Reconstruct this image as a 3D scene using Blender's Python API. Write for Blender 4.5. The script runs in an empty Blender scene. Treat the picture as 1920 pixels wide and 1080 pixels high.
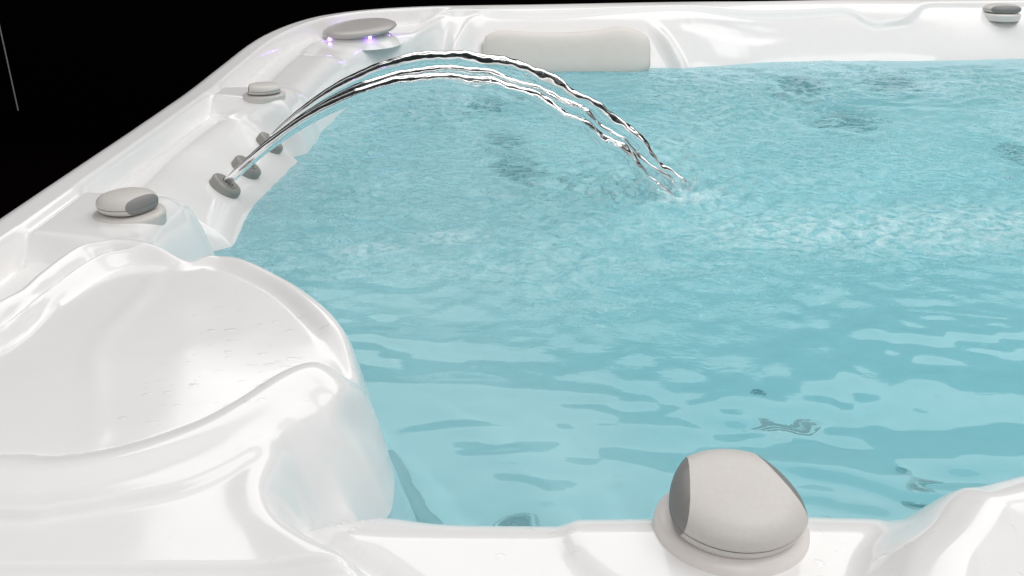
import bpy, bmesh, math, random
import numpy as np
from mathutils import Vector, Matrix

S = bpy.context.scene
random.seed(7)
rng = np.random.default_rng(7)

# ---------------------------------------------------------------- camera, world, lamps
# z = 0 is the crest of the tub rim, the showroom floor lies 0.92 m below it
cd = bpy.data.cameras.new("camera")
cam = bpy.data.objects.new("camera", cd)
S.collection.objects.link(cam)
cam.location = (0, 0, 0.33)
cam.rotation_euler = (math.radians(90 - 24.1), 0, 0)
cd.sensor_width = 36
cd.lens = 36 * 1730 / 1920
cd.clip_start = 0.01
cd.clip_end = 100
S.camera = cam

world = bpy.data.worlds.new("World")
S.world = world
world.use_nodes = True
world.node_tree.nodes["Background"].inputs[0].default_value = (1.0, 0.993, 0.985, 1)
world.node_tree.nodes["Background"].inputs[1].default_value = 0.44

S.view_settings.view_transform = 'Standard'
S.view_settings.look = 'None'
S.view_settings.exposure = 0.08
S.view_settings.gamma = 1


def area(name, loc, target, sx, sy, power, col=(1, 1, 1)):
    l = bpy.data.lights.new(name, 'AREA')
    l.shape = 'RECTANGLE'
    l.size, l.size_y = sx, sy
    l.energy = power
    l.color = col
    o = bpy.data.objects.new(name, l)
    S.collection.objects.link(o)
    o.location = loc
    o.rotation_euler = (Vector(target) - Vector(loc)).to_track_quat('-Z', 'Y').to_euler()
    return o


area("softbox_far", (0.8, 3.6, 2.45), (0.4, 0.8, -0.1), 5.3, 1.5, 62, (1, 0.985, 0.97))
area("softbox_top", (1.6, 1.0, 3.4), (0.3, 1.1, 0), 2.4, 2.4, 50, (1, 0.993, 0.985))
area("fill_front", (0.4, -1.6, 2.4), (0.3, 1.2, 0), 2.6, 1.6, 24, (1, 0.99, 0.98))  # added fill behind the camera, brightens surfaces facing the viewer

cy = S.cycles
cy.max_bounces = 24
cy.transmission_bounces = 16
cy.glossy_bounces = 6
cy.diffuse_bounces = 8
cy.transparent_max_bounces = 12
cy.caustics_refractive = True
cy.caustics_reflective = False
cy.blur_glossy = 0.5
cy.sample_clamp_indirect = 15
cy.use_denoising = True

# ---------------------------------------------------------------- shell height function
def ss(a, b, x):
    t = np.clip((x - a) / (b - a), 0, 1)
    return t * t * (3 - 2 * t)


def sp(x, c):
    t = np.clip(x / c, -40, 40)
    return np.where(x / c > 30, x, c * np.log1p(np.exp(t)))


def smax(a, b, c):
    return b + sp(a - b, c)


def cr(pts, n=8, closed=False):
    p = np.array(pts, float)
    m = len(p)
    out = []
    for i in range(m if closed else m - 1):
        if closed:
            p0, p1, p2, p3 = p[(i - 1) % m], p[i], p[(i + 1) % m], p[(i + 2) % m]
        else:
            p0, p1, p2, p3 = p[max(i - 1, 0)], p[i], p[i + 1], p[min(i + 2, m - 1)]
        for k in range(n):
            t = k / n
            out.append(0.5 * (2 * p1 + (p2 - p0) * t + (2 * p0 - 5 * p1 + 4 * p2 - p3) * t * t + (3 * p1 - p0 - 3 * p2 + p3) * t ** 3))
    if not closed:
        out.append(p[-1])
    return np.array(out)


def sdist(x, y, poly, closed=True):
    """signed distance: closed - positive inside; open - positive on the left of its direction. also arc parameter 0..1"""
    best = np.full(x.shape, 1e9)
    sgn = np.ones(x.shape)
    par = np.zeros(x.shape)
    ins = np.zeros(x.shape, bool)
    m = len(poly)
    ns = m if closed else m - 1
    for i in range(ns):
        ax, ay = poly[i][:2]
        bx, by = poly[(i + 1) % m][:2]
        dx, dy = bx - ax, by - ay
        L2 = dx * dx + dy * dy
        if L2 < 1e-14:
            continue
        t = np.clip(((x - ax) * dx + (y - ay) * dy) / L2, 0, 1)
        qx, qy = x - ax - t * dx, y - ay - t * dy
        d = qx * qx + qy * qy
        u = d < best
        best = np.where(u, d, best)
        par = np.where(u, (i + t) / ns, par)
        if closed:
            c = (ay > y) != (by > y)
            if dy != 0:
                ins ^= c & (x < ax + (y - ay) * dx / dy)
        else:
            sgn = np.where(u, np.sign(dx * qy - dy * qx), sgn)
    d = np.sqrt(best)
    if closed:
        return np.where(ins, d, -d), par
    return d * sgn, par


WATER = -0.10
OUT = cr([(-0.555, 0.50), (-0.56, 0.9), (-0.56, 1.3), (-0.56, 1.75), (-0.535, 2.05), (-0.44, 2.29), (-0.25, 2.42), (0.1, 2.475),
          (0.6, 2.54), (1.1, 2.60), (1.6, 2.64), (1.82, 2.56), (1.93, 2.35), (1.95, 1.9), (1.95, 1.3), (1.95, 0.8), (1.92, 0.5), (1.76, 0.345),
          (1.3, 0.325), (0.5, 0.325), (0.0, 0.325), (-0.35, 0.33), (-0.49, 0.37)], 7, True)
# waterline of the basin
BAS = cr([(-0.352, 0.93), (-0.354, 1.02), (-0.3473, 1.0906), (-0.3607, 1.2318), (-0.355, 1.3367), (-0.3472, 1.4736), (-0.3457, 1.6798), (-0.3272, 1.9238), (-0.2686, 2.1213),
          (-0.1143, 2.2149), (0.1295, 2.2612), (0.4438, 2.2816), (0.6426, 2.3448), (0.8642, 2.3667), (1.0735, 2.3667), (1.3113, 2.3963), (1.5, 2.40), (1.66, 2.3), (1.75, 1.9), (1.75, 1.2), (1.70, 0.75),
          (1.45, 0.56), (0.8, 0.52), (0.5, 0.51), (0.37, 0.505), (0.30, 0.492), (0.24, 0.482), (0.1524, 0.4864), (0.0826, 0.4821), (0.0137, 0.481), (-0.0379, 0.4832), (-0.0768, 0.492), (-0.112, 0.487),
          (-0.088, 0.498), (-0.0907, 0.532), (-0.082, 0.555), (-0.088, 0.60), (-0.108, 0.655), (-0.15, 0.735), (-0.20, 0.795), (-0.26, 0.845), (-0.33, 0.86)], 6, True)
# raised corner pad at the front left
PAD = cr([(-0.52, 0.53), (-0.46, 0.585), (-0.4064, 0.6502), (-0.4045, 0.726), (-0.3942, 0.8033), (-0.3653, 0.834), (-0.3174, 0.834), (-0.2819, 0.8299), (-0.2492, 0.8059), (-0.2048, 0.7613), (-0.1655, 0.7047), (-0.1399, 0.6613), (-0.1231, 0.6203),
          (-0.1234, 0.6022), (-0.1371, 0.6079), (-0.1543, 0.6054), (-0.1732, 0.5856), (-0.1935, 0.5476), (-0.2135, 0.519), (-0.2463, 0.4944), (-0.2817, 0.4828), (-0.3228, 0.4851), (-0.42, 0.475), (-0.51, 0.475)], 6, True)
BACKRIDGE = cr([(-0.56, 0.50), (-0.46, 0.61), (-0.4361, 0.7111), (-0.4352, 0.7667), (-0.4292, 0.8313), (-0.4078, 0.854), (-0.3846, 0.8598), (-0.3481, 0.8496), (-0.3122, 0.8313), (-0.2872, 0.8515)], 8)
SLINE = cr([(-0.60, 0.43), (-0.44, 0.44), (-0.2905, 0.4258), (-0.2562, 0.4296), (-0.2237, 0.4395), (-0.1912, 0.4535), (-0.1618, 0.4845), (-0.1429, 0.5209), (-0.1252, 0.5383), (-0.1083, 0.5362), (-0.0973, 0.5307)], 8)
GROOVE = cr([(-0.1254, 0.5463), (-0.1362, 0.5139), (-0.1414, 0.4815), (-0.1386, 0.4572), (-0.1273, 0.4348), (-0.1088, 0.4161), (-0.0881, 0.3999), (-0.06, 0.37), (-0.03, 0.32)], 8)
RFOOT = cr([(0.52, 0.56), (0.3379, 0.4742), (0.3105, 0.4653), (0.2767, 0.4524), (0.2653, 0.4508), (0.2552, 0.4436), (0.2368, 0.4225), (0.2122, 0.3965), (0.19, 0.36), (0.16, 0.31)], 8)
KNOBS = {'near': ((0.1314, 0.4382), 0.0), 'left': ((-0.4171, 0.9515), 0), 'farleft': ((-0.4132, 1.5363), 0), 'back': ((1.2888, 2.515, -0.0089)[:2], 0)}
CAP = (-0.3453, 2.15, 0.0028)[:2]


def H(x, y):
    x = np.asarray(x, float)
    y = np.asarray(y, float)
    do, _ = sdist(x, y, OUT)
    sb, _ = sdist(x, y, BAS)
    nm = (y < 1.08) & (x < 0.72)

    def near_d(poly, closed, fill):
        d = np.full(x.shape, fill)
        if nm.any():
            d[nm] = sdist(x[nm], y[nm], poly, closed)[0]
        return d
    dp = near_d(PAD, True, -1.0)
    br = near_d(BACKRIDGE, False, 1.0)
    sl = near_d(SLINE, False, 1.0)
    gr = near_d(GROOVE, False, 1.0)
    rf = near_d(RFOOT, False, -1.0)
    zr = 0.03 * ss(1.5, 2.25, y)
    L = zr.copy()
    # weights of the zones around the basin
    wleft = ss(-0.22, -0.30, x) * ss(0.86, 0.90, y)
    wback = ss(1.9, 2.05, y) * ss(-0.24, -0.14, x)
    wleft = wleft * (1 - wback)
    # the channel inside the rim band, interrupted by two raised stations for the knobs
    leftm = ss(0.2, 0.0, x) * (1 - wback) * ss(-0.014, 0.012, br)
    edge = ss(0.050, 0.062, do)
    st1 = ss(0.845, 0.875, y + 0.25 * (x + 0.41)) * ss(1.055, 1.005, y + 0.15 * (x + 0.41))
    st2 = ss(1.475, 1.52, y + 0.3 * (x + 0.41)) * ss(1.66, 1.59, y)
    st3 = ss(1.90, 1.97, y) * ss(-0.44, -0.41, x)
    sta = np.maximum(np.maximum(st1, st2), st3)
    tilt = 0.12 * np.clip(do - 0.062, 0, 0.06)
    L += leftm * edge * (-(0.033 - 1.6 * tilt) * (1 - sta) - 0.005 * sta - 0.030 * st3)
    L -= leftm * 0.003 * np.exp(-((do - 0.060) / 0.004) ** 2)
    # back rim: a low step with a scoop
    stepy = 0.080 + 0.050 * np.exp(-((x - 0.98) / 0.085) ** 4)
    L -= wback * (0.010 * ss(stepy - 0.008, stepy + 0.006, do))
    L -= wback * 0.004 * np.exp(-(((x - 0.56) / 0.13) ** 2 + ((do - 0.125) / 0.022) ** 2) ** 2)
    # front-left corner pad: outer ridge, groove, border, sunk pad
    wl = ss(-0.225, -0.275, x)
    L += wl * 0.005 * np.exp(-((br + 0.004) / 0.012) ** 2) * ss(-0.8, -0.5, br)
    L -= wl * 0.011 * np.exp(-((br + 0.027) / 0.0065) ** 2) * (1 - ss(-0.012, 0.0, dp))
    frontside = ss(0.70, 0.63, y + 0.35 * (x + 0.2))
    pm = ss(-0.002, 0.016, dp) * (1 - frontside) + ss(-0.004, 0.006, dp) * frontside
    L -= pm * (0.008 + 0.016 * np.clip(y - 0.5, 0, 0.4))
    L -= 0.0028 * np.exp(-((dp - 0.005) / 0.0038) ** 2) * frontside
    L += 0.0007 * np.exp(-((x + 0.305 + 0.22 * (y - 0.6) + 0.012 * np.sin(22 * y)) / 0.010) ** 2) * ss(0.0, 0.03, dp)
    # front: band between the S shaped riser and the crease line
    fm = ss(-0.085, -0.15, x) * ss(0.74, 0.68, y)
    band = (1 - ss(-0.004, 0.002, dp)) * ss(-0.003, 0.004, sl)
    L += fm * 0.0045 * band * np.exp(-((dp + 0.018) / 0.016) ** 2)
    L -= fm * 0.005 * (1 - ss(-0.006, 0.003, sl))
    L -= fm * 0.0026 * np.exp(-(sl / 0.003) ** 2)
    # lowered entry at the front, between the groove and the right ridge
    gw = 0.030 * ss(0.49, 0.57, y)
    ent = ss(-0.014 - 0.3 * gw, 0.014 + gw, gr) * ss(-0.008, 0.030, -rf)
    ent = ent * ss(0.66, 0.54, y) * ss(-0.2, -0.15, x) * ss(0.5, 0.4, x)
    L -= 0.025 * ent
    L -= 0.007 * np.exp(-((gr - 0.010) / 0.010) ** 2) * ss(0.55, 0.49, y) * ss(0.05, -0.02, x)
    L += 0.002 * np.exp(-((gr + 0.016) / 0.012) ** 2) * ss(0.54, 0.48, y) * ss(0.05, -0.02, x)
    L += 0.010 * np.exp(-((rf - 0.026) / 0.020) ** 2) * ss(0.05, 0.12, x) * ss(0.7, 0.6, y)
    L -= 0.006 * np.exp(-((rf - 0.066) / 0.016) ** 2) * ss(0.05, 0.12, x) * ss(0.7, 0.6, y)
    L -= ent * 0.008 * ss(0.43, 0.475, y)
    # shallow moulding round the near knob
    kx, ky = KNOBS['near'][0]
    q = np.hypot((x - kx) / 1.35, (y - ky))
    L += ent * 0.005 * (1 - ss(0.068, 0.080, q))
    # a moulded line along the front edge
    L -= 0.003 * np.exp(-((y - 0.384) / 0.003) ** 2) * ss(0.05, -0.1, x)
    L -= 0.006 * ss(0.384, 0.378, y) * ss(0.05, -0.1, x)
    # rounded outer edge
    r = 0.030
    t = np.clip(1 - do / r, 0, 1)
    L -= r * (1 - np.sqrt(np.clip(1 - t * t, 0, 1)))
    L -= np.clip(-do, 0, 1) * 9
    # slopes down into the basin
    s0 = -0.012 * np.ones_like(x)
    k = 6.0 * np.ones_like(x)
    noz = ss(1.03, 1.09, y) * ss(1.52, 1.47, y)
    s0 = s0 * (1 - wleft) + wleft * (-0.022 * (1 - noz) - 0.108 * noz)
    k = k * (1 - wleft) + wleft * (3.4 * (1 - noz) + 0.70 * noz)
    wn = ss(-0.22, -0.16, x) * ss(0.68, 0.60, y) * ss(0.0, -0.06, x) * ss(0.480, 0.515, y)
    s0 = s0 * (1 - wn) - 0.030 * wn
    k = k * (1 - wn) + 2.4 * wn
    s0 = s0 * (1 - wback) - 0.145 * wback
    k = k * (1 - wback) + 0.86 * wback
    c = 0.005 + 0.010 * wback + 0.003 * wleft + 0.004 * wn
    z = L - k * sp(sb - s0, c)
    k3 = 5 - 4.2 * wback - 2 * wleft
    z -= k3 * sp(sb, 0.008)
    seat = -0.40 - 0.15 * ss(0.25, 0.62, sb) + 0.03 * np.cos(x * 5.2) * ss(0.1, 0.2, sb)
    z = smax(z, seat, 0.015)
    z = np.where(do < 0, np.maximum(z, -0.2), z)
    # the rounded backrest bulge under the back waterline
    z += 0.030 * np.exp(-(((x - 0.86) / 0.19) ** 4 + ((y - 2.26) / 0.045) ** 2))
    # ridges either side of the pillow
    for px_, w_, lean in ((-0.10, 0.020, -0.45), (0.385, 0.018, 0.55)):
        z += 0.020 * np.exp(-((x - px_ - lean * (2.33 - y)) / w_) ** 2) * ss(2.12, 2.2, y) * ss(2.40, 2.32, y)
    return z


# ---------------------------------------------------------------- helpers
def link(o, parent=None):
    S.collection.objects.link(o)
    if parent:
        o.parent = parent
    return o


def empty(name, label, cat, loc=(0, 0, 0)):
    o = bpy.data.objects.new(name, None)
    o.location = loc
    o["label"] = label
    o["category"] = cat
    return link(o)


def obj(name, verts, faces, mat, parent=None, smooth=True, loc=None):
    me = bpy.data.meshes.new(name)
    me.from_pydata([tuple(map(float, v)) for v in verts], [], faces)
    me.update()
    if smooth:
        me.polygons.foreach_set('use_smooth', [True] * len(me.polygons))
    me.materials.append(mat)
    o = bpy.data.objects.new(name, me)
    if loc is not None:
        o.location = loc
    return link(o, parent)


def grid_faces(ny, nx, keep=None):
    i = np.arange(ny * nx).reshape(ny, nx)
    f = np.stack([i[:-1, :-1], i[:-1, 1:], i[1:, 1:], i[1:, :-1]], -1).reshape(-1, 4)
    if keep is not None:
        k = keep.reshape(ny, nx)
        kk = (k[:-1, :-1] | k[:-1, 1:] | k[1:, 1:] | k[1:, :-1]).reshape(-1)
        f = f[kk]
    return f


def fast_mesh(name, V, Fq, mat, parent=None):
    me = bpy.data.meshes.new(name)
    used = np.zeros(len(V), bool)
    used[Fq.ravel()] = True
    idx = np.cumsum(used) - 1
    V = V[used]
    Fq = idx[Fq]
    me.vertices.add(len(V))
    me.vertices.foreach_set('co', V.astype(np.float32).ravel())
    me.loops.add(Fq.size)
    me.loops.foreach_set('vertex_index', Fq.astype(np.int32).ravel())
    me.polygons.add(len(Fq))
    me.polygons.foreach_set('loop_start', np.arange(0, Fq.size, 4, dtype=np.int32))
    me.update(calc_edges=True)
    me.polygons.foreach_set('use_smooth', np.ones(len(Fq), bool))
    me.materials.append(mat)
    o = bpy.data.objects.new(name, me)
    return link(o, parent)


def lathe(prof, n=48, cap=False):
    V, Fc = [], []
    m = len(prof)
    for j in range(n):
        a = 2 * math.pi * j / n
        for r, z in prof:
            V.append((r * math.cos(a), r * math.sin(a), z))
    for j in range(n):
        for i in range(m - 1):
            a, b = j * m + i, ((j + 1) % n) * m + i
            Fc.append((a, b, b + 1, a + 1))
    return V, Fc


def frame(normal, up=(0, 1, 0)):
    n = Vector(normal).normalized()
    x = Vector(up).cross(n).normalized()
    y = n.cross(x)
    return Matrix((x, y, n)).transposed()


def normal_at(x, y, e=0.012):
    a = H(np.array([x - e, x + e, x, x]), np.array([y, y, y - e, y + e]))
    return Vector((-(a[1] - a[0]) / (2 * e), -(a[3] - a[2]) / (2 * e), 1)).normalized()


# ---------------------------------------------------------------- materials
def mat(name):
    m = bpy.data.materials.new(name)
    m.use_nodes = True
    nt = m.node_tree
    return m, nt, nt.nodes["Principled BSDF"]


def setp(b, **k):
    for a, v in k.items():
        b.inputs[a.replace('_', ' ')].default_value = v


def noise_bump(nt, b, scale, strength, dist=0.001, detail=3):
    tc = nt.nodes.new('ShaderNodeTexCoord')
    n = nt.nodes.new('ShaderNodeTexNoise')
    n.inputs['Scale'].default_value = scale
    n.inputs['Detail'].default_value = detail
    bp = nt.nodes.new('ShaderNodeBump')
    bp.inputs['Strength'].default_value = strength
    bp.inputs['Distance'].default_value = dist
    nt.links.new(tc.outputs['Object'], n.inputs['Vector'])
    nt.links.new(n.outputs['Fac'], bp.inputs['Height'])
    nt.links.new(bp.outputs['Normal'], b.inputs['Normal'])
    return n


def mottled(nt, b, c1, c2, scale):
    tc = nt.nodes.new('ShaderNodeTexCoord')
    n = nt.nodes.new('ShaderNodeTexNoise')
    n.inputs['Scale'].default_value = scale
    n.inputs['Detail'].default_value = 5
    r = nt.nodes.new('ShaderNodeMix')
    r.data_type = 'RGBA'
    r.inputs[6].default_value = (*c1, 1)
    r.inputs[7].default_value = (*c2, 1)
    nt.links.new(tc.outputs['Object'], n.inputs['Vector'])
    nt.links.new(n.outputs['Fac'], r.inputs[0])
    nt.links.new(r.outputs[2], b.inputs['Base Color'])


M = {}
m, nt, b = mat('acrylic'); M['acrylic'] = m
mottled(nt, b, (0.815, 0.808, 0.803), (0.845, 0.838, 0.833), 60)
setp(b, Roughness=0.10, IOR=1.5)
tcs = nt.nodes.new('ShaderNodeTexCoord'); ns_ = nt.nodes.new('ShaderNodeTexNoise'); ns_.inputs['Scale'].default_value = 14; ns_.inputs['Detail'].default_value = 6
mrs = nt.nodes.new('ShaderNodeMapRange'); mrs.inputs['From Min'].default_value = 0.35; mrs.inputs['From Max'].default_value = 0.7; mrs.inputs['To Min'].default_value = 0.07; mrs.inputs['To Max'].default_value = 0.19
nt.links.new(tcs.outputs['Object'], ns_.inputs['Vector']); nt.links.new(ns_.outputs['Fac'], mrs.inputs['Value']); nt.links.new(mrs.outputs[0], b.inputs['Roughness'])
noise_bump(nt, b, 9, 0.10, 0.002, 1)
m, nt, b = mat('knob_plastic'); M['plastic'] = m
mottled(nt, b, (0.555, 0.53, 0.505), (0.62, 0.595, 0.57), 300)
setp(b, Roughness=0.42)
noise_bump(nt, b, 900, 0.15, 0.0003)
m, nt, b = mat('cap_grey'); M['capgrey'] = m
mottled(nt, b, (0.40, 0.385, 0.375), (0.46, 0.44, 0.43), 250)
setp(b, Roughness=0.35)
m, nt, b = mat('grip_plastic'); M['grip'] = m
mottled(nt, b, (0.20, 0.20, 0.195), (0.24, 0.235, 0.23), 300)
setp(b, Roughness=0.45)
noise_bump(nt, b, 900, 0.2, 0.0003)
m, nt, b = mat('base_plastic'); M['base'] = m
mottled(nt, b, (0.70, 0.665, 0.64), (0.76, 0.725, 0.70), 200)
setp(b, Roughness=0.3)
m, nt, b = mat('seam_shadow_gap'); M['seam'] = m
setp(b, Base_Color=(0.05, 0.05, 0.048, 1), Roughness=0.7)
m, nt, b = mat('pillow_foam'); M['pillow'] = m
mottled(nt, b, (0.68, 0.645, 0.605), (0.73, 0.695, 0.655), 40)
setp(b, Roughness=0.55)
noise_bump(nt, b, 500, 0.25, 0.0006)
m, nt, b = mat('nozzle_plastic'); M['nozzle'] = m
mottled(nt, b, (0.24, 0.235, 0.22), (0.32, 0.31, 0.29), 200)
setp(b, Roughness=0.35)
m, nt, b = mat('jet_metal'); M['steel'] = m
setp(b, Base_Color=(0.5, 0.5, 0.49, 1), Metallic=0.5, Roughness=0.3)
m, nt, b = mat('jet_plastic_dark'); M['dark'] = m
setp(b, Base_Color=(0.035, 0.04, 0.042, 1), Roughness=0.5)
m, nt, b = mat('jet_plastic_grey'); M['jetgrey'] = m
setp(b, Base_Color=(0.11, 0.115, 0.115, 1), Roughness=0.4)
m, nt, b = mat('strip_plastic'); M['strip'] = m
setp(b, Base_Color=(0.36, 0.36, 0.355, 1), Roughness=0.35)
m, nt, b = mat('black_wall'); M['black'] = m
setp(b, Base_Color=(0.0022, 0.0013, 0.0018, 1), Roughness=1.0)
b.inputs['Specular IOR Level'].default_value = 0.0
m, nt, b = mat('cabinet_panel'); M['cabinet'] = m
setp(b, Base_Color=(0.02, 0.02, 0.02, 1), Roughness=0.5)
m, nt, b = mat('cord_rubber'); M['cord'] = m
setp(b, Base_Color=(0.25, 0.25, 0.25, 1), Roughness=0.5)
m, nt, b = mat('led'); M['led'] = m
setp(b, Base_Color=(0.4, 0.3, 0.8, 1))
b.inputs['Emission Color'].default_value = (0.38, 0.16, 1.0, 1)
b.inputs['Emission Strength'].default_value = 18

# clear water for streams and drops
m, nt, b = mat('clear_water'); M['clear'] = m
setp(b, Base_Color=(1, 1, 1, 1), Roughness=0.0, IOR=1.33)
b.inputs['Transmission Weight'].default_value = 1
m, nt, b = mat('drop_water'); M['drop'] = m
fr = nt.nodes.new('ShaderNodeFresnel'); fr.inputs['IOR'].default_value = 1.33
tr = nt.nodes.new('ShaderNodeBsdfTransparent')
gl = nt.nodes.new('ShaderNodeBsdfGlossy'); gl.inputs['Roughness'].default_value = 0.02
mxd = nt.nodes.new('ShaderNodeMixShader')
ge = nt.nodes.new('ShaderNodeNewGeometry')
iv = nt.nodes.new('ShaderNodeMath'); iv.operation = 'SUBTRACT'; iv.use_clamp = True
nt.links.new(fr.outputs[0], iv.inputs[0]); nt.links.new(ge.outputs['Backfacing'], iv.inputs[1])
nt.links.new(iv.outputs[0], mxd.inputs[0]); nt.links.new(tr.outputs[0], mxd.inputs[1]); nt.links.new(gl.outputs[0], mxd.inputs[2])
nt.links.new(mxd.outputs[0], nt.nodes['Material Output'].inputs['Surface'])
m, nt, b = mat('stream_water'); M['stream'] = m
setp(b, Base_Color=(1, 1, 1, 1), Roughness=0.0, IOR=1.33)
b.inputs['Transmission Weight'].default_value = 1
tc = nt.nodes.new('ShaderNodeTexCoord')
mp = nt.nodes.new('ShaderNodeMapping')
mp.inputs['Scale'].default_value = (14, 60, 60)
n = nt.nodes.new('ShaderNodeTexNoise'); n.inputs['Scale'].default_value = 2; n.inputs['Detail'].default_value = 3
bp = nt.nodes.new('ShaderNodeBump'); bp.inputs['Strength'].default_value = 0.15; bp.inputs['Distance'].default_value = 0.003
nt.links.new(tc.outputs['Object'], mp.inputs[0]); nt.links.new(mp.outputs[0], n.inputs['Vector'])
nt.links.new(n.outputs['Fac'], bp.inputs['Height']); nt.links.new(bp.outputs['Normal'], b.inputs['Normal'])

# pool water: refracting surface, absorbing body, even cyan milk added to the colour for brightness, foam where the jets stir it
m, nt, b = mat('pool_water'); M['water'] = m
setp(b, Base_Color=(1, 1, 1, 1), Roughness=0.0, IOR=1.33)
b.inputs['Transmission Weight'].default_value = 1
N = nt.nodes
tc = N.new('ShaderNodeTexCoord')
att = N.new('ShaderNodeAttribute'); att.attribute_name = 'chop'
fo = N.new('ShaderNodeAttribute'); fo.attribute_name = 'foam'
mp = N.new('ShaderNodeMapping'); mp.inputs['Scale'].default_value = (1, 1.3, 1)
n1 = N.new('ShaderNodeTexNoise'); n1.inputs['Scale'].default_value = 75; n1.inputs['Detail'].default_value = 3; n1.inputs['Roughness'].default_value = 0.55
bp = N.new('ShaderNodeBump'); bp.inputs['Distance'].default_value = 0.006
nt.links.new(tc.outputs['Object'], mp.inputs[0]); nt.links.new(mp.outputs[0], n1.inputs['Vector'])
nt.links.new(n1.outputs['Fac'], bp.inputs['Height'])
nt.links.new(att.outputs['Fac'], bp.inputs['Strength'])
nt.links.new(bp.outputs['Normal'], b.inputs['Normal'])
df = N.new('ShaderNodeBsdfDiffuse'); df.inputs['Color'].default_value = (0.74, 0.90, 0.92, 1)
n2 = N.new('ShaderNodeTexNoise'); n2.inputs['Scale'].default_value = 60; n2.inputs['Detail'].default_value = 5; n2.inputs['Roughness'].default_value = 0.65
mr = N.new('ShaderNodeMapRange'); mr.inputs['From Min'].default_value = 0.40; mr.inputs['From Max'].default_value = 0.72
nt.links.new(mp.outputs[0], n2.inputs['Vector']); nt.links.new(n2.outputs['Fac'], mr.inputs['Value'])
mu = N.new('ShaderNodeMath'); mu.operation = 'MULTIPLY'
nt.links.new(mr.outputs[0], mu.inputs[0]); nt.links.new(fo.outputs['Fac'], mu.inputs[1])
mk_ = N.new('ShaderNodeAttribute'); mk_.attribute_name = 'milk'
dm = N.new('ShaderNodeBsdfDiffuse'); dm.inputs['Color'].default_value = (0.30, 0.865, 1.0, 1)
mm = N.new('ShaderNodeMixShader')
nt.links.new(mk_.outputs['Fac'], mm.inputs[0]); nt.links.new(b.outputs[0], mm.inputs[1]); nt.links.new(dm.outputs[0], mm.inputs[2])
mx = N.new('ShaderNodeMixShader')
nt.links.new(mu.outputs[0], mx.inputs[0]); nt.links.new(mm.outputs[0], mx.inputs[1]); nt.links.new(df.outputs[0], mx.inputs[2])
out = N['Material Output']
nt.links.new(mx.outputs[0], out.inputs['Surface'])
va = N.new('ShaderNodeVolumeAbsorption')
va.inputs['Color'].default_value = (0.0, 0.92, 1.0, 1)
va.inputs['Density'].default_value = 0.56
nt.links.new(va.outputs[0], out.inputs['Volume'])

# ---------------------------------------------------------------- setting
v = [(-8, -4, -0.92), (8, -4, -0.92), (8, 8, -0.92), (-8, 8, -0.92)]
o = obj('floor', v, [(0, 1, 2, 3)], M['black'], smooth=False); o['kind'] = 'structure'
v = [(-8, 4.6, -0.92), (8, 4.6, -0.92), (8, 4.6, 5), (-8, 4.6, 5), (-8, 4.8, -0.92), (8, 4.8, -0.92), (8, 4.8, 5), (-8, 4.8, 5)]
o = obj('wall', v, [(0, 1, 2, 3), (5, 4, 7, 6), (3, 2, 6, 7), (0, 4, 5, 1), (0, 3, 7, 4), (1, 5, 6, 2)], M['black'], smooth=False); o['kind'] = 'structure'

# ---------------------------------------------------------------- hot tub
tub = empty('hot_tub', 'white moulded acrylic hot tub filled with turquoise bubbling water', 'hot tub', (0.5, 1.4, -0.92))
TI = Matrix.Translation((-0.5, -1.4, 0.92))


def part(o):
    o.parent = tub
    o.matrix_parent_inverse = TI
    return o


def lines(*segs):
    out = [np.arange(a, b, st) for a, b, st in segs]
    return np.concatenate(out + [[segs[-1][1]]])


gx = lines((-0.585, 0.02, 0.0021), (0.02, 0.46, 0.003), (0.46, 1.35, 0.0065), (1.35, 1.98, 0.011))
gy = lines((0.30, 0.70, 0.0021), (0.70, 1.05, 0.003), (1.05, 1.9, 0.005), (1.9, 2.68, 0.0035))
X, Y = np.meshgrid(gx, gy)
Z = H(X.ravel(), Y.ravel())
DO, _ = sdist(X.ravel(), Y.ravel(), OUT)
Z2 = Z.reshape(X.shape)
wgt = ss(-0.22, -0.18, X) * ss(0.02, -0.03, X) * ss(0.47, 0.50, Y) * ss(0.72, 0.66, Y)
for _ in range(6):      # ease the moulded nose
    B2 = Z2.copy()
    B2[1:-1, 1:-1] = (Z2[1:-1, 1:-1] * 2 + Z2[:-2, 1:-1] + Z2[2:, 1:-1] + Z2[1:-1, :-2] + Z2[1:-1, 2:]) / 6
    Z2 = Z2 + (B2 - Z2) * wgt
Z = Z2.ravel()
V = np.stack([X.ravel(), Y.ravel(), Z], -1)
part(fast_mesh('shell', V, grid_faces(len(gy), len(gx), DO > -0.012), M['acrylic']))

# dark cabinet under the rim
ring = cr([(-0.53, 0.52), (-0.535, 0.9), (-0.535, 1.75), (-0.51, 2.04), (-0.42, 2.27), (-0.24, 2.395), (0.1, 2.445), (0.6, 2.51), (1.1, 2.57), (1.6, 2.61), (1.8, 2.53), (1.905, 2.34), (1.925, 1.9), (1.925, 0.8), (1.895, 0.51), (1.75, 0.37), (0.5, 0.35), (-0.34, 0.352), (-0.47, 0.39)], 5, True)
nr = len(ring)
v = [(p[0], p[1], -0.10) for p in ring] + [(p[0], p[1], -0.92) for p in ring]
part(obj('cabinet', v, [(i, (i + 1) % nr, nr + (i + 1) % nr, nr + i) for i in range(nr)], M['cabinet']))


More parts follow.
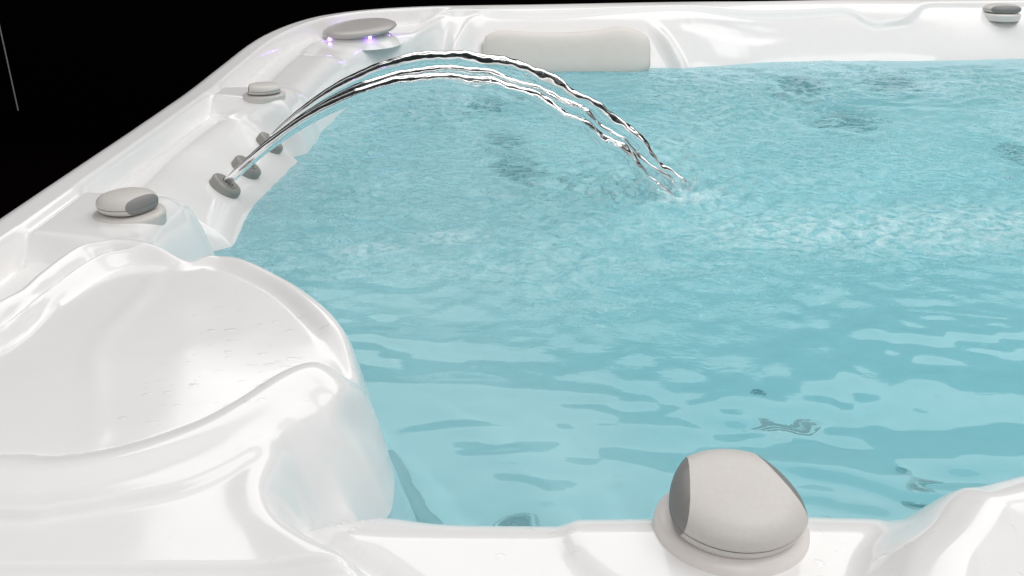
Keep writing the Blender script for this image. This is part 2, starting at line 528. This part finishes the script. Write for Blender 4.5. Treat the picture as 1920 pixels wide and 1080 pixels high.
# ---- knobs
def knob(loc, r, hgt, rot, tilt, label, base_r, base_h, depth=1.0, cut=0.62, taper=0.18, sides=(1, -1), push_k=0.6):
    bm = bmesh.new()
    prof = [(0.62, -0.10), (0.66, 0.0), (0.84, 0.03), (0.93, 0.10), (0.975, 0.22), (0.995, 0.36), (0.985, 0.375), (0.985, 0.405), (1.0, 0.42), (0.998, 0.50), (0.98, 0.60), (0.94, 0.71),
            (0.85, 0.83), (0.71, 0.915), (0.50, 0.965), (0.25, 0.99), (0.001, 1.0)]
    Vv, Ff = lathe([(a * r, z * hgt) for a, z in prof], 96)
    vs = [bm.verts.new((x, y * depth, z)) for x, y, z in Vv]
    m = len(prof)
    seamset = []
    for f in Ff:
        bm.faces.new([vs[i] for i in f])
    bm.normal_update()
    planes = []
    for s in sides:
        nrm = Vector((s, taper, 0.22)).normalized()
        co = Vector((s * r * cut, 0, hgt * 0.86))
        planes.append((co, nrm))
        bmesh.ops.bisect_plane(bm, geom=bm.verts[:] + bm.edges[:] + bm.faces[:], plane_co=co, plane_no=nrm, dist=1e-6)
    def side(c):
        for i, (co, nrm) in enumerate(planes):
            if (c - co).dot(nrm) > 1e-6:
                return i
        return -1
    groups = {-1: [], 'seam': [], 'seam2': []}
    for i in range(len(planes)):
        groups[i] = []
    for f in bm.faces:
        c = f.calc_center_median()
        g = side(c)
        zz = c.z / hgt
        if g == -1 and 0.374 < zz < 0.406:
            g = 'seam' if c.y > 0 else 'seam2'
        groups[g].append([v.co.copy() for v in f.verts])
    Rm = Matrix.Rotation(tilt, 4, 'X')
    T = Matrix.Translation(loc) @ Matrix.Rotation(rot, 4, 'Z')
    lift = Matrix.Translation((0, 0, base_h + hgt * 0.05))

    def mk(name, polys, material, parent, push=None):
        V2, F2, key = [], [], {}
        for poly in polys:
            ids = []
            for co in poly:
                c = co
                if push:
                    pc, pn = push
                    d = (c - pc).dot(pn)
                    if d > 0:
                        c = c - pn * d * push_k
                k = tuple(round(t, 6) for t in c)
                if k not in key:
                    key[k] = len(V2)
                    V2.append(lift @ Rm @ c)
                ids.append(key[k])
            ids = [t for i, t in enumerate(ids) if t != ids[i - 1]]
            if len(ids) > 2:
                F2.append(ids)
        return obj(name, V2, F2, material, parent)
    cap = mk('control_knob', groups[-1], M['plastic'], None)
    cap.matrix_world = T
    part(cap)
    cap['label'] = label
    mk('seam', groups['seam'], M['seam'], cap)
    mk('seam', groups['seam2'], M['seam'], cap)
    for i in range(len(planes)):
        g = mk('grip', groups[i], M['grip'], cap, planes[i])
    bp_ = [(0.001, base_h * 0.98), (base_r * 0.60, base_h * 0.98), (base_r * 0.86, base_h * 0.9), (base_r * 0.94, base_h * 0.72), (base_r * 0.985, base_h * 0.45), (base_r, 0.0), (base_r * 0.97, -0.012)]
    Vb, Fb = lathe(bp_, 72)
    bo = obj('base', [(x, y * (0.5 + 0.5 * depth), z) for x, y, z in Vb], [f[::-1] for f in Fb], M['base'] if base_r > 0.045 else M['plastic'], cap)
    bm.free()
    return cap


def hz(x, y):
    return float(H(np.array([x]), np.array([y]))[0])


(kx, ky), _ = KNOBS['near']
knob((kx - 0.003, ky, hz(kx, ky) - 0.002), 0.0425, 0.0245, math.radians(7), math.radians(7), 'large grey control knob on the front lip nearest the viewer', 0.0457, 0.011, 0.93, 0.66, 0.27, (1, -1), 0.42)
(kx, ky), _ = KNOBS['left']
knob((kx, ky, hz(kx, ky) - 0.002), 0.033, 0.019, math.radians(-34), 0, 'grey control knob on the left rim beside the fountain nozzles', 0.0385, 0.005, 0.95, 0.66, 0.1, (1, -1), 0.65)
(kx, ky), _ = KNOBS['farleft']
knob((kx, ky, hz(kx, ky) + 0.001), 0.031, 0.015, math.radians(20), 0, 'small grey control knob on the left rim behind the fountain nozzles', 0.0345, 0.003, 0.95, 0.72, 0.1, (1, -1), 0.8)
(kx, ky), _ = KNOBS['back']
knob((kx, ky, hz(kx, ky) - 0.002), 0.046, 0.020, math.radians(84), 0, 'grey control knob on the far rim with its dark grip facing front', 0.048, 0.006, 1.0, 0.55, 0.0, (1, -1), 0.5)

# ---- light cap with violet leds
cx, cyy = CAP
cz = float(H(np.array([cx]), np.array([cyy]))[0])
pf = [(0.001, 0.010), (0.05, 0.0095), (0.075, 0.008), (0.083, 0.004), (0.084, 0.0), (0.078, -0.004), (0.05, -0.005)]
Vv, Ff = lathe(pf, 72)
tl = Matrix.Rotation(math.radians(-5), 4, 'Y') @ Matrix.Rotation(math.radians(4), 4, 'X')
lc = obj('light_cap', [tl @ Vector(p) for p in Vv], [f[::-1] for f in Ff], M['capgrey'])
lc.location = (cx, cyy, cz + 0.018)
part(lc)
lc['label'] = 'round grey light cap glowing violet below in the far left corner'
Vv, Ff = lathe([(0.050, 0.016), (0.062, 0.011), (0.074, 0.004), (0.086, -0.004), (0.094, -0.014)], 72)
obj('base', [(x, y, z - 0.018) for x, y, z in Vv], [f[::-1] for f in Ff], M['acrylic'], lc)
for a in (-142, -66, 20, 120):
    a = math.radians(a)
    Vv, Ff = lathe([(0.001, 0.003), (0.0022, 0.0022), (0.0034, 0.0), (0.0022, -0.0022), (0.001, -0.003)], 16)
    q = tl @ Vector((0.079 * math.cos(a), 0.079 * math.sin(a), -0.0055))
    obj('led', [Vector(p) + q for p in Vv], [f[::-1] for f in Ff], M['led'], lc)

# ---- fountain nozzles on the left slope
NOZ = [(-0.4007, 1.2302), (-0.3953, 1.3229), (-0.3908, 1.4491)]
STREAM_DIR = Vector((0.78, 0.05, 0.62)).normalized()
for (nx_, ny_) in NOZ:
    nz_ = float(H(np.array([nx_]), np.array([ny_]))[0])
    R = frame((0.64, 0.08, 0.76)).to_4x4()
    pr = [(0.022, -0.012), (0.022, 0.006), (0.0205, 0.009), (0.017, 0.010), (0.009, 0.0085), (0.0075, 0.004), (0.0072, -0.004), (0.001, -0.005)]
    Vv, Ff = lathe(pr, 48)
    o = obj('fountain_nozzle', [R @ Vector(p) for p in Vv], [f[::-1] for f in Ff], M['nozzle'], None, True)
    o.location = (nx_, ny_, nz_ + 0.002)
    part(o)
    Vv, Ff = lathe([(0.0088, 0.0088), (0.0094, 0.0098), (0.0112, 0.0102), (0.0120, 0.0094)], 32)
    obj('nozzle_ring', [R @ Vector(p) for p in Vv], [f[::-1] for f in Ff], M['nozzle'], o)


# ---- hydrotherapy jets below the water
def jet(p, r, material, inner):
    n = normal_at(p[0], p[1])
    R = frame(n).to_4x4()
    Vv, Ff = lathe([(r, -0.004), (r, 0.004), (r * 0.95, 0.008), (r * 0.80, 0.009), (r * 0.70, 0.004), (r * 0.66, -0.002)], 40)
    z = float(H(np.array([p[0]]), np.array([p[1]]))[0])
    o = obj('jet', [R @ Vector(q) for q in Vv], [f[::-1] for f in Ff], material)
    o.location = (p[0], p[1], z + 0.001)
    part(o)
    Vv, Ff = lathe([(r * 0.66, 0.0), (r * 0.5, 0.003), (r * 0.30, 0.008), (r * 0.22, 0.010), (r * 0.14, 0.004), (0.001, 0.002)], 32)
    obj('jet_eye', [R @ Vector(q) for q in Vv], [f[::-1] for f in Ff], inner, o)


for p, r, a, b_ in (((0.7014, 2.2547, -0.2506), 0.062, 'dark', 'dark'), ((0.9301, 2.2625, -0.251), 0.062, 'jetgrey', 'dark'), ((0.7755, 2.098, -0.4197), 0.066, 'dark', 'dark'),
                    ((-0.0553, 2.1152, -0.2959), 0.035, 'jetgrey', 'dark'), ((-0.0169, 1.9045, -0.3805), 0.046, 'dark', 'dark'), ((0.0084, 1.7463, -0.3977), 0.052, 'dark', 'dark'), ((0.1835, 1.8005, -0.4751), 0.035, 'jetgrey', 'jetgrey'),
                    ((1.0733, 1.8942, -0.4749), 0.045, 'dark', 'dark'), ((0.4378, 0.8239, -0.4322), 0.020, 'steel', 'dark'), ((0.0054, 0.7481, -0.389), 0.024, 'steel', 'dark')):
    jet(p, r, M[a], M[b_])

# ---- drain grille with three dark slots on the footwell floor
gp = (0.3533, 1.0231, -0.5303)
n = normal_at(gp[0], gp[1]); R = frame(n).to_4x4()
Vv, Ff = [], []
for i in range(33):
    a = math.pi * 2 * i / 32
    for q, hh in ((1.0, -0.002), (1.0, 0.002), (0.95, 0.004)):
        Vv.append((0.052 * q * math.copysign(abs(math.cos(a)) ** 0.5, math.cos(a)), 0.040 * q * math.copysign(abs(math.sin(a)) ** 0.5, math.sin(a)), hh))
for i in range(32):
    for k_ in range(2):
        Ff.append((i * 3 + k_, i * 3 + 3 + k_, i * 3 + 4 + k_, i * 3 + 1 + k_))
Ff.append(tuple(i * 3 + 2 for i in range(32)))
gr_o = obj('drain_grille', [R @ Vector(q) for q in Vv], Ff, M['acrylic'])
gr_o.location = (gp[0], gp[1], float(H(np.array([gp[0]]), np.array([gp[1]]))[0]) + 0.002)
part(gr_o)
for yy in (-0.028, 0.0, 0.028):
    Vv, Ff = [], []
    for i in range(24):
        a = math.pi * 2 * i / 24
        cx_, sx_ = math.cos(a), math.sin(a)
        for q, hh in ((1.0, 0.003), (0.97, 0.0062)):
            Vv.append((0.038 * q * math.copysign(abs(cx_) ** 0.6, cx_), yy + 0.0085 * q * sx_, hh))
    for i in range(24):
        j = (i + 1) % 24
        Ff.append((i * 2, j * 2, j * 2 + 1, i * 2 + 1))
    Ff.append(tuple(i * 2 + 1 for i in range(24)))
    obj('slot', [R @ Vector(q) for q in Vv], Ff, M['dark'], gr_o)

# ---- grey strip at the foot of the corner pad, under water
sp_ = [(q[0], q[1], hz(*q) + 0.007) for q in ((-0.072, 0.737), (-0.0836, 0.758), (-0.1017, 0.791), (-0.1196, 0.823), (-0.142, 0.864))]
path = cr(sp_, 8)
Vv, Ff = [], []
for i, p in enumerate(path):
    p = Vector(p)
    t = (Vector(path[min(i + 1, len(path) - 1)]) - Vector(path[max(i - 1, 0)])).normalized()
    sd = t.cross(Vector((0, 0, 1))).normalized()
    up = sd.cross(t)
    for a in range(12):
        aa = 2 * math.pi * a / 12
        Vv.append(p + sd * 0.010 * math.cos(aa) + up * 0.006 * math.sin(aa))
for i in range(len(path) - 1):
    for a in range(12):
        Ff.append((i * 12 + a, i * 12 + (a + 1) % 12, (i + 1) * 12 + (a + 1) % 12, (i + 1) * 12 + a))
part(obj('trim_strip', Vv, Ff, M['strip']))

# ---- pillow on the far wall
px0, px1 = (-0.07, 2.24, -0.0581)[0], (0.3337, 2.24, -0.0581)[0]
nu, nv = 72, 40
Vv = []
for i in range(nu + 1):
    u = i / nu
    xx = px0 + (px1 - px0) * u
    e = max(0.0, 1 - abs(2 * u - 1) ** 6) ** 0.5
    top = 0.0 + 0.010 * math.exp(-((u - 0.83) / 0.12) ** 2) + 0.004 * math.exp(-((u - 0.1) / 0.1) ** 2) - 0.004 * math.exp(-((u - 0.42) / 0.2) ** 2)
    for j in range(nv):
        a = 2 * math.pi * j / nv
        ca, sa = math.cos(a), math.sin(a)
        th = 0.030 * math.copysign(abs(ca) ** 0.75, ca) * (0.4 + 0.6 * e)
        hh = 0.051 * math.copysign(abs(sa) ** 0.6, sa) * (0.55 + 0.45 * e) + (top if sa > 0 else 0) * abs(sa)
        # lean back along the wall
        yy = 2.275 - th + hh * 0.55
        zz = -0.066 + hh + th * 0.25
        Vv.append((xx, yy, zz))
Ff = []
for i in range(nu):
    for j in range(nv):
        Ff.append((i * nv + j, i * nv + (j + 1) % nv, (i + 1) * nv + (j + 1) % nv, (i + 1) * nv + j))
Ff.append(tuple(range(nv)))
Ff.append(tuple(reversed(range(nu * nv, (nu + 1) * nv))))
o = part(obj('pillow', Vv, Ff, M['pillow']))
o['label'] = 'beige foam head pillow on the far wall at the waterline'

# ---------------------------------------------------------------- water body
wx = lines((-0.46, 0.5, 0.0045), (0.5, 1.82, 0.006))
wy = lines((0.40, 1.3, 0.0045), (1.3, 2.46, 0.006))
X, Y = np.meshgrid(wx, wy)
x, y = X.ravel(), Y.ravel()


def waves(x, y, lmin, lmax, n, aniso=0.0, seed=1, warp=0.0):
    g = np.random.default_rng(seed)
    z = np.zeros_like(x)
    if warp:
        x, y = x + warp * np.sin(9 * y + 3.1 * np.sin(5 * x + 1)), y + warp * np.sin(8 * x + 2.3 * np.sin(6 * y + 2))
    for _ in range(n):
        lam = lmin * (lmax / lmin) ** g.random()
        th = g.normal(math.pi / 2, 0.42) if aniso else g.random() * 2 * math.pi
        kk = 2 * math.pi / lam
        z += (lam / lmax) * np.sin(kk * (math.cos(th) * x + math.sin(th) * y) + g.random() * 6.28)
    return z / math.sqrt(n)


chop = ss(0.80, 1.10, y + 0.08 * np.sin(4 * x + 1) + 0.05 * np.sin(11 * x))
zc = waves(x, y, 0.018, 0.07, 46, 0, 3, 0.02)
zl = waves(x, y, 0.045, 0.19, 40, 1, 5, 0.025)
LX, LY = (0.2455, 1.3186)
rr = np.hypot(x - LX, y - LY)
patch_s = 0.5 + 0.5 * np.tanh(1.8 * waves(x, y, 0.15, 0.5, 12, 0, 19, 0.04))
zs = waves(x, y, 0.022, 0.06, 40, 1, 15, 0.02) * (0.35 + patch_s)
zm = waves(x, y, 0.05, 0.13, 30, 0, 8, 0.03)
patch = 0.5 + 0.5 * np.tanh(1.6 * waves(x, y, 0.25, 0.7, 10, 0, 12, 0.05))
zw = WATER + 0.0026 * chop * zm * (0.5 + patch) + (0.0020 * zl + 0.0008 * zs) * (1 - 0.3 * chop) + 0.0030 * chop * zc * (0.45 + 0.75 * patch)
sbw, _ = sdist(x, y, BAS)
zw = WATER + (zw - WATER) * (0.22 + 0.78 * ss(0.0, 0.09, sbw))      # ripples die down against the shell
zw += 0.005 * np.exp(-(rr / 0.14) ** 2) * np.cos(rr * 2 * math.pi / 0.038 + 0.8 * np.sin(5 * np.arctan2(y - LY, x - LX)))
foam = np.zeros_like(x)
for (fx, fy), ax_, ay_, st in (((0.2063, 1.8653), 1.2, 0.9, 0.02), ((0.4541, 1.1524), 0.30, 0.10, 0.75), ((0.6412, 1.173), 0.22, 0.10, 0.7), ((0.2552, 1.2959), 0.075, 0.055, 1.0), ((-0.0763, 1.1227), 0.055, 0.03, 0.8), ((-0.1812, 1.0796), 0.06, 0.022, 0.8),
                               ((0.0257, 1.0242), 0.35, 0.05, 0.35), ((0.9568, 2.0743), 0.35, 0.12, 0.35), ((0.2041, 1.4195), 0.8, 0.5, 0.22)):
    foam = np.maximum(foam, st * np.exp(-(((x - fx) / ax_) ** 2 + ((y - fy) / ay_) ** 2) ** 1.2))
foam = np.maximum(foam, 0.36 * chop ** 2.5 * patch ** 1.5)
zw += 0.004 * np.clip(foam - 0.3, 0, 1) * waves(x, y, 0.010, 0.03, 30, 0, 9)
top = np.stack([x, y, zw], -1)
nyw, nxw = len(wy), len(wx)
Fq = grid_faces(nyw, nxw)
ii = np.arange(nyw * nxw).reshape(nyw, nxw)
loop = np.concatenate([ii[0, :], ii[1:, -1], ii[-1, -2::-1], ii[-2:0:-1, 0]])
bot = top[loop].copy(); bot[:, 2] = -0.86
nb = len(loop); base = len(top)
k = np.arange(nb); k2 = (k + 1) % nb
sides = np.stack([loop[k2], loop[k], base + k, base + k2], -1)
ctr = base + nb
Vw = np.concatenate([top, bot, [[0.5, 1.4, -0.86]]])
me = bpy.data.meshes.new('water')
tri = np.stack([base + k2, base + k, np.full(nb, ctr)], -1)
faces = np.concatenate([Fq.ravel(), sides.ravel(), tri.ravel()])
tot = np.concatenate([np.full(len(Fq), 4), np.full(nb, 4), np.full(nb, 3)])
st_ = np.concatenate([[0], np.cumsum(tot)[:-1]])
me.vertices.add(len(Vw)); me.vertices.foreach_set('co', Vw.astype(np.float32).ravel())
me.loops.add(len(faces)); me.loops.foreach_set('vertex_index', faces.astype(np.int32))
me.polygons.add(len(tot)); me.polygons.foreach_set('loop_start', st_.astype(np.int32))
me.update(calc_edges=True)
sm = np.zeros(len(tot), bool); sm[:len(Fq)] = True
me.polygons.foreach_set('use_smooth', sm)
for nm, arr in (('chop', 0.012 + 0.4 * chop), ('foam', foam), ('milk', np.full_like(y, 0.27))):
    at = me.attributes.new(nm, 'FLOAT', 'POINT')
    full = np.zeros(len(Vw), np.float32); full[:len(arr)] = arr
    at.data.foreach_set('value', full)
me.materials.append(M['water'])
wo = link(bpy.data.objects.new('water', me)); wo['kind'] = 'structure'

# ---------------------------------------------------------------- the three fountain streams
ENDS = [(0.2332, 1.3009), (0.2476, 1.3211), (0.2628, 1.3446)]
APEX = [0.074, 0.074, 0.079]
LAB = ['clear arc of water from the nozzle nearest the front, lowest of three', 'clear arc of water from the middle nozzle, between two others', 'clear arc of water from the rear nozzle, highest of three']
for q in range(3):
    nx_, ny_ = NOZ[q]
    nz_ = float(H(np.array([nx_]), np.array([ny_]))[0]) + 0.008
    ex, ey = ENDS[q]
    g = np.random.default_rng(20 + q)
    h0, h1 = APEX[q] - nz_, APEX[q] - (WATER - 0.012)
    f0 = math.sqrt(h0) / (math.sqrt(h0) + math.sqrt(h1))
    nseg, na = 260, 28
    ph = g.random((6, 3)) * 6.28
    Vv = []
    for i in range(nseg + 1):
        u = i / nseg
        xx = nx_ + 0.003 + (ex - nx_) * u
        yy = ny_ + (ey - ny_) * u
        zz = APEX[q] - h0 * ((f0 - u) / f0) ** 2 if u < f0 else APEX[q] - h1 * ((u - f0) / (1 - f0)) ** 2
        dz = 2 * h0 * (f0 - u) / f0 ** 2 if u < f0 else -2 * h1 * (u - f0) / (1 - f0) ** 2
        t = Vector((ex - nx_, ey - ny_, dz)).normalized()
        sd = t.cross(Vector((0, 0, 1))).normalized(); up = sd.cross(t)
        r0 = (1.0, 0.85, 1.15)[q] * (0.0062 + 0.0052 * min(1, u / 0.45)) - 0.0040 * max(0, (u - 0.6) / 0.4)
        rough = 0.03 + 0.05 * u + 0.24 * u * u * u
        wob = 0.0036 * u * u
        offx = wob * (math.sin(31 * u + ph[0, 0]) + math.sin(57 * u + ph[0, 1]))
        offz = wob * (math.sin(27 * u + ph[1, 0]) + math.sin(63 * u + ph[1, 1]))
        for a in range(na):
            aa = 2 * math.pi * a / na
            k = 1 + rough * (0.5 * math.sin(2 * aa + 17 * u + ph[2, 0]) + 0.4 * math.sin(3 * aa - 41 * u + ph[2, 1]) + 0.35 * math.sin(aa + 90 * u + ph[2, 2]) + 0.25 * math.sin(4 * aa + 150 * u + ph[3, 0]) + 0.2 * math.sin(2 * aa - 230 * u + ph[3, 1]))
            ca, sa = math.cos(aa), math.sin(aa)
            ca = math.copysign(abs(ca), ca)
            Vv.append(Vector((xx, yy, zz)) + sd * (r0 * k * ca + offx) + up * (r0 * k * sa + offz))
    Ff = []
    for i in range(nseg):
        for a in range(na):
            Ff.append((i * na + a, i * na + (a + 1) % na, (i + 1) * na + (a + 1) % na, (i + 1) * na + a))
    Ff.append(tuple(reversed(range(na)))); Ff.append(tuple(range(nseg * na, (nseg + 1) * na)))
    o = obj('water_stream', Vv, Ff, M['stream'])
    o['label'] = LAB[q]; o['category'] = 'water jet'; o['group'] = 'arcs of water from the fountain nozzles'

# ---------------------------------------------------------------- drops of water on the shell
bmv, bmf = [], []


def drop(x, y, rx, ry, hh, rot=0):
    z0 = float(H(np.array([x]), np.array([y]))[0])
    n = normal_at(x, y, 0.004)
    if n.z < 0.75:
        return
    R = frame(n) @ Matrix.Rotation(rot, 3, 'Z')
    b0 = len(bmv)
    for k, (q, s) in enumerate(((1.0, -0.3), (0.93, 0.12), (0.72, 0.5), (0.36, 0.87))):
        for a in range(10):
            aa = 6.2832 * a / 10
            bmv.append(Vector((x, y, z0)) + R @ Vector((rx * q * math.cos(aa), ry * q * math.sin(aa), hh * s)))
    bmv.append(Vector((x, y, z0)) + R @ Vector((0, 0, hh)))
    for k in range(3):
        for a in range(10):
            bmf.append((b0 + k * 10 + a, b0 + k * 10 + (a + 1) % 10, b0 + (k + 1) * 10 + (a + 1) % 10, b0 + (k + 1) * 10 + a))
    for a in range(10):
        bmf.append((b0 + 30 + a, b0 + 30 + (a + 1) % 10, b0 + 40))


rd = random.Random(4)
for _ in range(130):     # corner pad
    x_, y_ = rd.uniform(-0.27, -0.12), rd.uniform(0.53, 0.78)
    s = rd.choice((0.0008, 0.0012, 0.0016, 0.0024, 0.0032))
    drop(x_, y_, s * rd.uniform(1.0, 2.4), s * rd.uniform(0.7, 1.2), s * 0.20, rd.uniform(-0.5, 0.5))
for _ in range(170):     # front lip and rim
    x_, y_ = rd.uniform(-0.2, 0.30), rd.uniform(0.37, 0.475)
    s = rd.choice((0.0006, 0.0009, 0.0012, 0.0018, 0.0026))
    drop(x_, y_, s * rd.uniform(1.0, 1.6), s * rd.uniform(0.9, 1.5), s * 0.42)
for _ in range(90):
    x_ = rd.uniform(-0.11, 0.25)
    y_ = 0.452 + 0.012 * rd.random()
    s = rd.choice((0.0008, 0.0012, 0.0018))
    drop(x_, y_, s * 1.4, s, s * 0.8)
o = obj('water_drops', bmv, bmf, M['drop']); o['kind'] = 'stuff'
o['label'] = 'scattered clear water drops on the white corner pad and front lip'

bmv, bmf = [], []
rs = random.Random(11)
ico_v, ico_f = lathe([(0.001, 1.0), (0.6, 0.8), (0.95, 0.3), (0.95, -0.3), (0.6, -0.8), (0.001, -1.0)], 8)
for _ in range(110):
    a, d = rs.uniform(0, 6.283), abs(rs.gauss(0, 0.055))
    h_ = WATER + max(0.0, rs.gauss(0.012, 0.014)) + 0.001
    rr_ = rs.choice((0.0007, 0.001, 0.0014, 0.002, 0.003))
    c_ = Vector((LX + 0.006 + d * math.cos(a), LY - 0.004 + d * math.sin(a), h_))
    if _ > 80:      # beads torn off the falling part of the arcs
        u = rs.uniform(0.55, 0.97)
        c_ = Vector((-0.39 + u * 0.645, 1.33 + rs.gauss(0, 0.03), 0.078 - 0.19 * ((u - 0.47) / 0.53) ** 2 + rs.uniform(-0.012, 0.014)))
    b0 = len(bmv)
    bmv += [c_ + Vector(v_) * rr_ for v_ in ico_v]
    bmf += [tuple(b0 + i for i in f[::-1]) for f in ico_f]
o_b, f_b = [], []
zg = zw.reshape(len(wy), len(wx))
zones = (((-0.076, 1.1169), 0.05, 0.018, 70), ((-0.1807, 1.076), 0.05, 0.014, 50), ((0.4245, 1.1484), 0.20, 0.05, 260), ((0.6052, 1.173), 0.14, 0.05, 170), ((0.2686, 1.262), 0.05, 0.03, 110), ((0.0257, 1.0242), 0.22, 0.02, 70))
hv, hf = lathe([(1.0, -0.2), (0.97, 0.25), (0.78, 0.62), (0.42, 0.9), (0.001, 1.0)], 10)
for (bx, by), sx_, sy_, cnt in zones:
    for _ in range(cnt):
        x_, y_ = rs.gauss(bx, sx_), rs.gauss(by, sy_)
        i_, j_ = min(max(np.searchsorted(wy, y_), 0), len(wy) - 1), min(max(np.searchsorted(wx, x_), 0), len(wx) - 1)
        rr_ = rs.choice((0.0015, 0.002, 0.0025, 0.003, 0.0045))
        b0 = len(o_b)
        o_b += [Vector((x_, y_, zg[i_, j_])) + Vector(v_) * rr_ for v_ in hv]
        f_b += [tuple(b0 + i for i in f[::-1]) for f in hf]
ob = obj('foam_bubbles', o_b, f_b, M['drop']); ob['kind'] = 'stuff'
ob['label'] = 'small clear bubbles riding on the churned water'
o = obj('spray', bmv, bmf, M['clear']); o['kind'] = 'stuff'
o['label'] = 'fine spray of clear drops where the water arcs hit the surface'

# ---------------------------------------------------------------- cord in the dark
a = Vector((-1.7276, 3.2, -0.4208)); c = a.copy(); c.z = 3.2
Vv, Ff = [], []
for zz in np.linspace(a.z, c.z, 12):
    for k in range(8):
        Vv.append((a.x + 0.0022 * math.cos(k * math.pi / 4), a.y + 0.0022 * math.sin(k * math.pi / 4), zz))
for i in range(11):
    for k in range(8):
        Ff.append((i * 8 + k, i * 8 + (k + 1) % 8, i * 8 + 8 + (k + 1) % 8, i * 8 + 8 + k))
o = obj('cord', Vv, Ff, M['cord']); o['label'] = 'thin pale cord hanging in the dark behind the tub'; o['category'] = 'cord'
